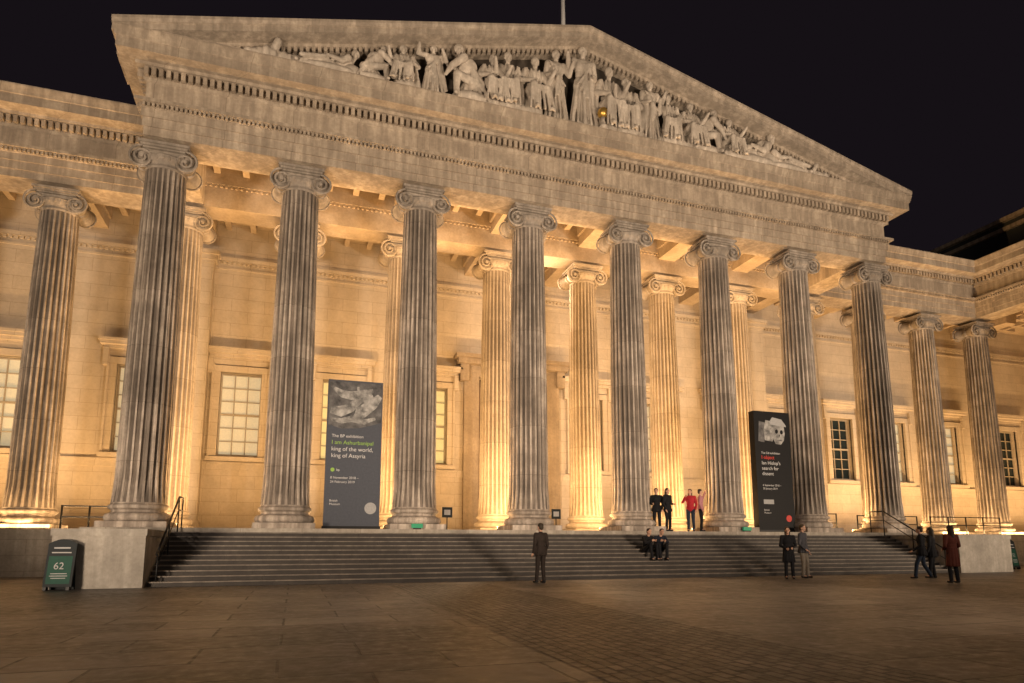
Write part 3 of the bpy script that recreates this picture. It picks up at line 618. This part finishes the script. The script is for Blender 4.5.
# ------------------------------------------------------------------ pediment statues
def statue(x, kind, h, label, flip=1, y=-1.08, arms_=None, wd=1.0):
    t = thing('pediment_statue', label, 'statue', (x, y, 16.622), 0, 'carved figures in the pediment')
    V = Vector; b = MB(); rnd = random.Random(int(x*100))
    if kind == 'stand':
        k = h/1.76; J = pose('s', elR=(.30, .05, 1.2), wrR=(.34, .16, 1.38), wrL=(-.16, .2, 1.05))
    elif kind == 'seat':
        k = h/1.32
        J = pose('s', pel=(0, 0, .52), neck=(.05, .02, 1.02), head=(.06, .05, 1.19), shL=(-.15, 0, .97), shR=(.22, 0, .97), elL=(-.28, .1, .72), elR=(.34, .1, .75), wrL=(-.12, .3, .66), wrR=(.40, .28, .90),
                 hiL=(-.1, 0, .5), hiR=(.1, 0, .5), knL=(-.05, .36, .55), knR=(.24, .34, .52), anL=(-.02, .36, .1), anR=(.30, .32, .1))
    elif kind == 'kneel':
        k = h/1.15
        J = pose('s', pel=(-.2, 0, .45), neck=(.06, .08, .88), head=(.16, .1, 1.03), shL=(.0, -.1, .86), shR=(.08, .22, .84), elL=(.24, -.05, .68), elR=(.30, .2, .64), wrL=(.38, 0, .78), wrR=(.38, .2, .5),
                 hiL=(-.2, -.08, .42), hiR=(-.2, .1, .42), knL=(.14, -.05, .1), knR=(.2, .16, .5), anL=(-.3, -.05, .08), anR=(.22, .2, .08))
    else:
        k = h/.62
        J = pose('s', pel=(0, .05, .18), neck=(-.40, .05, .42), head=(-.48, .08, .58), shL=(-.36, -.08, .40), shR=(-.32, .2, .38), elL=(-.54, .0, .1), elR=(-.18, .26, .24), wrL=(-.34, .12, .06), wrR=(.04, .28, .28),
                 hiL=(.04, -.04, .16), hiR=(.04, .14, .16), knL=(.38, 0, .36), knR=(.40, .16, .18), anL=(.62, 0, .07), anR=(.74, .16, .07))
    if arms_: J.update({a: V(c) for a, c in arms_.items()})
    torso(b, J, 1.14); arms(b, J, 1.5); legs(b, J, 1.28); headshape(b, J); b.ell(J['head']+V((0, -.02, .04)), (.095, .105, .1))
    for s in 'LR': b.caps(J['wr'+s], .045, J['wr'+s]+(J['wr'+s]-J['el'+s]).normalized()*.09, .035, 8); b.caps(J['an'+s], .055, J['an'+s]+V((.02, .12, -.04)), .045, 8)
    if kind == 'stand':
        for q in range(13):
            a = 2*PI*q/13; b.caps(V((.14*math.cos(a), .10*math.sin(a), 1.0)), .03, V(((.27+.03*rnd.random())*math.cos(a), .20*math.sin(a), .03)), .024+.018*rnd.random(), 7)
        b.caps(V((0, 0, .95)), .11, V((0, 0, .08)), .14)
        for q in range(5): b.caps(V((-.18+.05*q, .13, 1.4-.02*q)), .022, V((.16-.06*q, .17, .85-.08*q)), .026, 7)
        for q in range(5): b.caps(V((-.2+.025*q, .04*q, 1.25)), .026, V((-.32+.04*q, .08, .25+.05*q)), .032, 7)
    elif kind == 'seat':
        b.ell((0, -.1, .22), (.27, .22, .30)); b.caps(V((-.17, -.1, .05)), .1, V((-.14, -.1, .45)), .09); b.caps(V((.17, -.1, .05)), .1, V((.14, -.1, .45)), .09)
        for q in range(6):
            s0 = q/5; b.caps(V((-.12+.27*s0, .05+.05*rnd.random(), .58)), .045, V((-.10+.38*s0, .38, .53)), .04, 7); b.caps(V((-.10+.38*s0, .38, .53)), .036, V((-.14+.52*s0, .36+.08*rnd.random(), .03)), .026, 7)
        for q in range(4): b.caps(V((-.14+.09*q, .12, 1.0)), .022, V((-.04+.06*q, .18, .55)), .028, 7)
        for q in range(4): b.caps(V((-.18, -.07+.06*q, .98)), .035, V((-.27-.025*q, .04, .08)), .04, 7)
    elif kind == 'kneel':
        b.ell((-.1, .05, .10), (.38, .22, .13))
        for q in range(6): b.caps(V((-.25+.05*q, .14-.04*q, .47)), .045, V((-.42+.13*q, .24-.05*q, .04)), .034, 7)
        for q in range(4): b.caps(V((.04-.05*q, .15, .88-.06*q)), .034, V((-.32+.08*q, .18, .38)), .038, 7)
    else:
        b.ell((.08, .08, .05), (.72, .24, .11))
        for q in range(7): b.caps(V((.0+.03*q, -.08+.06*q, .24)), .05, V((.30+.06*q, .02+.05*q, .14)), .05, 7)
        b.ell((-.42, .05, .12), (.22, .2, .18))
    b.v = [(p[0]*k*flip*wd, -p[1]*min(k, 1.5), p[2]*k) for p in b.v]
    b.remesh('figure', M['statue'], .028, t, 0)
    return t
def px2x(px): 
    return onY(px, 80, -1.08)[0]
ST = [
 (332, 'recline', .80, 'reclining stone figure at the left end of the pediment carving', -1, None, 1.05),
 (376, 'kneel', .95, 'kneeling stone figure reaching right beside the reclining figure', 1, None, 1.25),
 (405, 'seat', .96, 'seated stone figure leaning left of the standing pair', -1, None, 1.2),
 (433, 'stand', .98, 'standing stone figure with arms raised, left part of pediment', -1, dict(elR=(.36, .05, 1.36), wrR=(.36, .16, 1.55), elL=(-.3, .1, 1.25), wrL=(-.2, .25, 1.45)), 1.35),
 (466, 'kneel', .94, 'bending stone figure turned towards the left standing one', -1, None, 1.0),
 (490, 'seat', .84, 'first of three seated stone figures left of centre', 1, None, 1.0),
 (510, 'seat', .88, 'second of three seated stone figures left of centre', -1, None, .9),
 (532, 'seat', .84, 'third of three seated stone figures left of centre', 1, None, .95),
 (556, 'stand', .94, 'standing stone figure just left of the tallest statue', 1, None, 1.0),
 (583, 'stand', .99, 'tallest draped stone figure under the pediment apex', -1, None, 1.05),
 (606, 'seat', .86, 'seated stone figure just right of the tallest statue', 1, None, .85),
 (627, 'seat', .82, 'broad seated stone figure between the globe and the right standing one', -1, None, .95),
 (649, 'stand', .95, 'standing stone figure right of centre in the pediment', 1, None, 1.1),
 (668, 'seat', .88, 'seated stone figure right of the right-hand standing statue', -1, None, .95),
 (686, 'seat', .90, 'hunched seated stone figure, second right of the standing statue', 1, None, 1.0),
 (704, 'kneel', .94, 'leaning stone figure in the right part of the pediment', 1, None, 1.0),
 (724, 'seat', .96, 'small seated stone figure near the right end of the carving', 1, None, 1.1),
 (747, 'recline', .88, 'reclining stone figure near the right end of the pediment', -1, None, .9),
 (775, 'recline', .85, 'small reclining stone figure second from the right end', 1, None, 1.0)]
for px, kd, fr, lab, fl, am, wd in ST:
    X = px2x(px); statue(X, kd, fr*(3.90-.2557*abs(X-xa)), lab, fl, arms_=am, wd=wd)
def lump(px, label, L, h, seed):
    t = thing('pediment_statue', label, 'statue', (px2x(px), -1.08, 16.622), 0, 'carved figures in the pediment'); b = MB(); r = random.Random(seed)
    for q in range(12):
        s0 = (q-5.5)/6; b.ell((s0*L, r.uniform(-.1, .15), h*.4*(1-abs(s0)*.6)), (L*.16, .25, h*r.uniform(.3, .55)*(1-abs(s0)*.5)))
    b.caps((-L*.6, 0, h*.4), h*.25, (-L*1.1, 0, h*.2), h*.12); b.caps((-L*.2, -.1, h*.6), h*.2, (-L*.1, -.2, h*.95), h*.2)
    b.remesh('figure', M['statue'], .035, t, 1)
lump(280, 'low rocky carved form with a crouching animal at far left of pediment', 1.2, .75, 3)
lump(808, 'low carved animal form at the far right corner of pediment', .9, .6, 5)
x, z = onY(604, 117, -1.5)
t = thing('gilded_globe', 'gilded globe among the pediment figures', 'globe', (x, -1.42, 16.622)); mb = MB(); mb.ell((0, 0, .68), (.24, .24, .24), seg=20); mb.build('globe', M['gold'], t, True); mb = MB(); mb.lathe([(.2, 0), (.16, .1), (.1, .3), (.13, .45)], 12); mb.build('stand', M['statue'], t, True)

# ------------------------------------------------------------------ lights
def aim(o, d): o.rotation_euler = Vector(d).to_track_quat('-Z', 'Y').to_euler()
def spot(x, y, z, tx, ty, tz, P, col, ang=110, blend=.7, rad=.15, name='flood_or_added_spot'):
    l = bpy.data.lights.new(name, 'SPOT'); l.energy = P; l.color = col; l.spot_size = math.radians(ang); l.spot_blend = blend; l.shadow_soft_size = rad
    o = bpy.data.objects.new(name, l); COL.objects.link(o); o.location = (x, y, z)
    aim(o, Vector((tx, ty, tz))-Vector((x, y, z))); return o
def strip(x0, x1, y, z, d, P, col, w=.3):
    l = bpy.data.lights.new('flood_or_added_strip', 'AREA'); l.shape = 'RECTANGLE'; l.size = x1-x0; l.size_y = w; l.energy = P; l.color = col
    o = bpy.data.objects.new('flood_or_added_strip', l); COL.objects.link(o); o.location = ((x0+x1)/2, y, z)
    o.rotation_euler = (PI-math.atan2(d[1], d[2]), 0, 0)   # sends local -Z to (0, sin a, cos a)
    return o
G = (1, .58, .235)
strip(.5, 31.1, 1.15, -.12, (0, .14, .99), 7600, G)
strip(.8, 30.9, .95, 13.0, (0, .35, -.94), 1300, G, .2)  # added ceiling-level fill, no real fitting; evens the wall, fills hood shadows
strip(-18, -1.5, 3.3, -.12, (0, .12, .99), 700, G)
strip(33.2, 57, 3.3, -.12, (0, .12, .99), 1200, G)
strip(-18, -1.4, 6.0, -.12, (0, -.2, .98), 1600, G)
strip(33.2, 57, 6.0, -.12, (0, -.2, .98), 2700, G)
Wc = (1, .77, .555)
spot(-10, -26, -1.6, 5, 0, 11.5, 50000, Wc, 64, .5, 2.2); spot(18, -27, -1.6, 15, 0, 12.5, 34000, Wc, 70, .5, 2.2); spot(40, -26, -1.6, 29, 0, 11.5, 42000, Wc, 68, .5, 2.2)
spot(33, -29, -1.2, 47, 4, 10, 24000, Wc, 55, .7, 2.2)
spot(22, -42, 12, 20, -11, GR, 14000, (1, .80, .64), 66, 1, .5); spot(-14, -34, 9, 3, -8, GR, 12000, (1, .80, .64), 44, 1, .5)
spot(16, 6.8, 12.4, 14, -13, GR, 4000, (1, .68, .40), 150, 1, .5)  # added inside the portico for outward spill and column shadows on the plaza

w = bpy.data.worlds.new('World'); S.world = w; w.use_nodes = True
bgn = w.node_tree.nodes['Background']; bgn.inputs[0].default_value = (.0075, .0055, .0075, 1); bgn.inputs[1].default_value = 1
# ------------------------------------------------------------------ camera
cd = bpy.data.cameras.new('camera'); cam = bpy.data.objects.new('camera', cd); COL.objects.link(cam); S.camera = cam
cam.location = CAM; cam.rotation_euler = (PI/2+PIT, 0, YAW-PI/2); cd.sensor_width = 36; cd.lens = F*36/1024; cd.shift_y = (PPY-341.5)/1024; cd.clip_end = 2000
S.view_settings.view_transform = 'Standard'; S.view_settings.look = 'None'; S.view_settings.exposure = 0
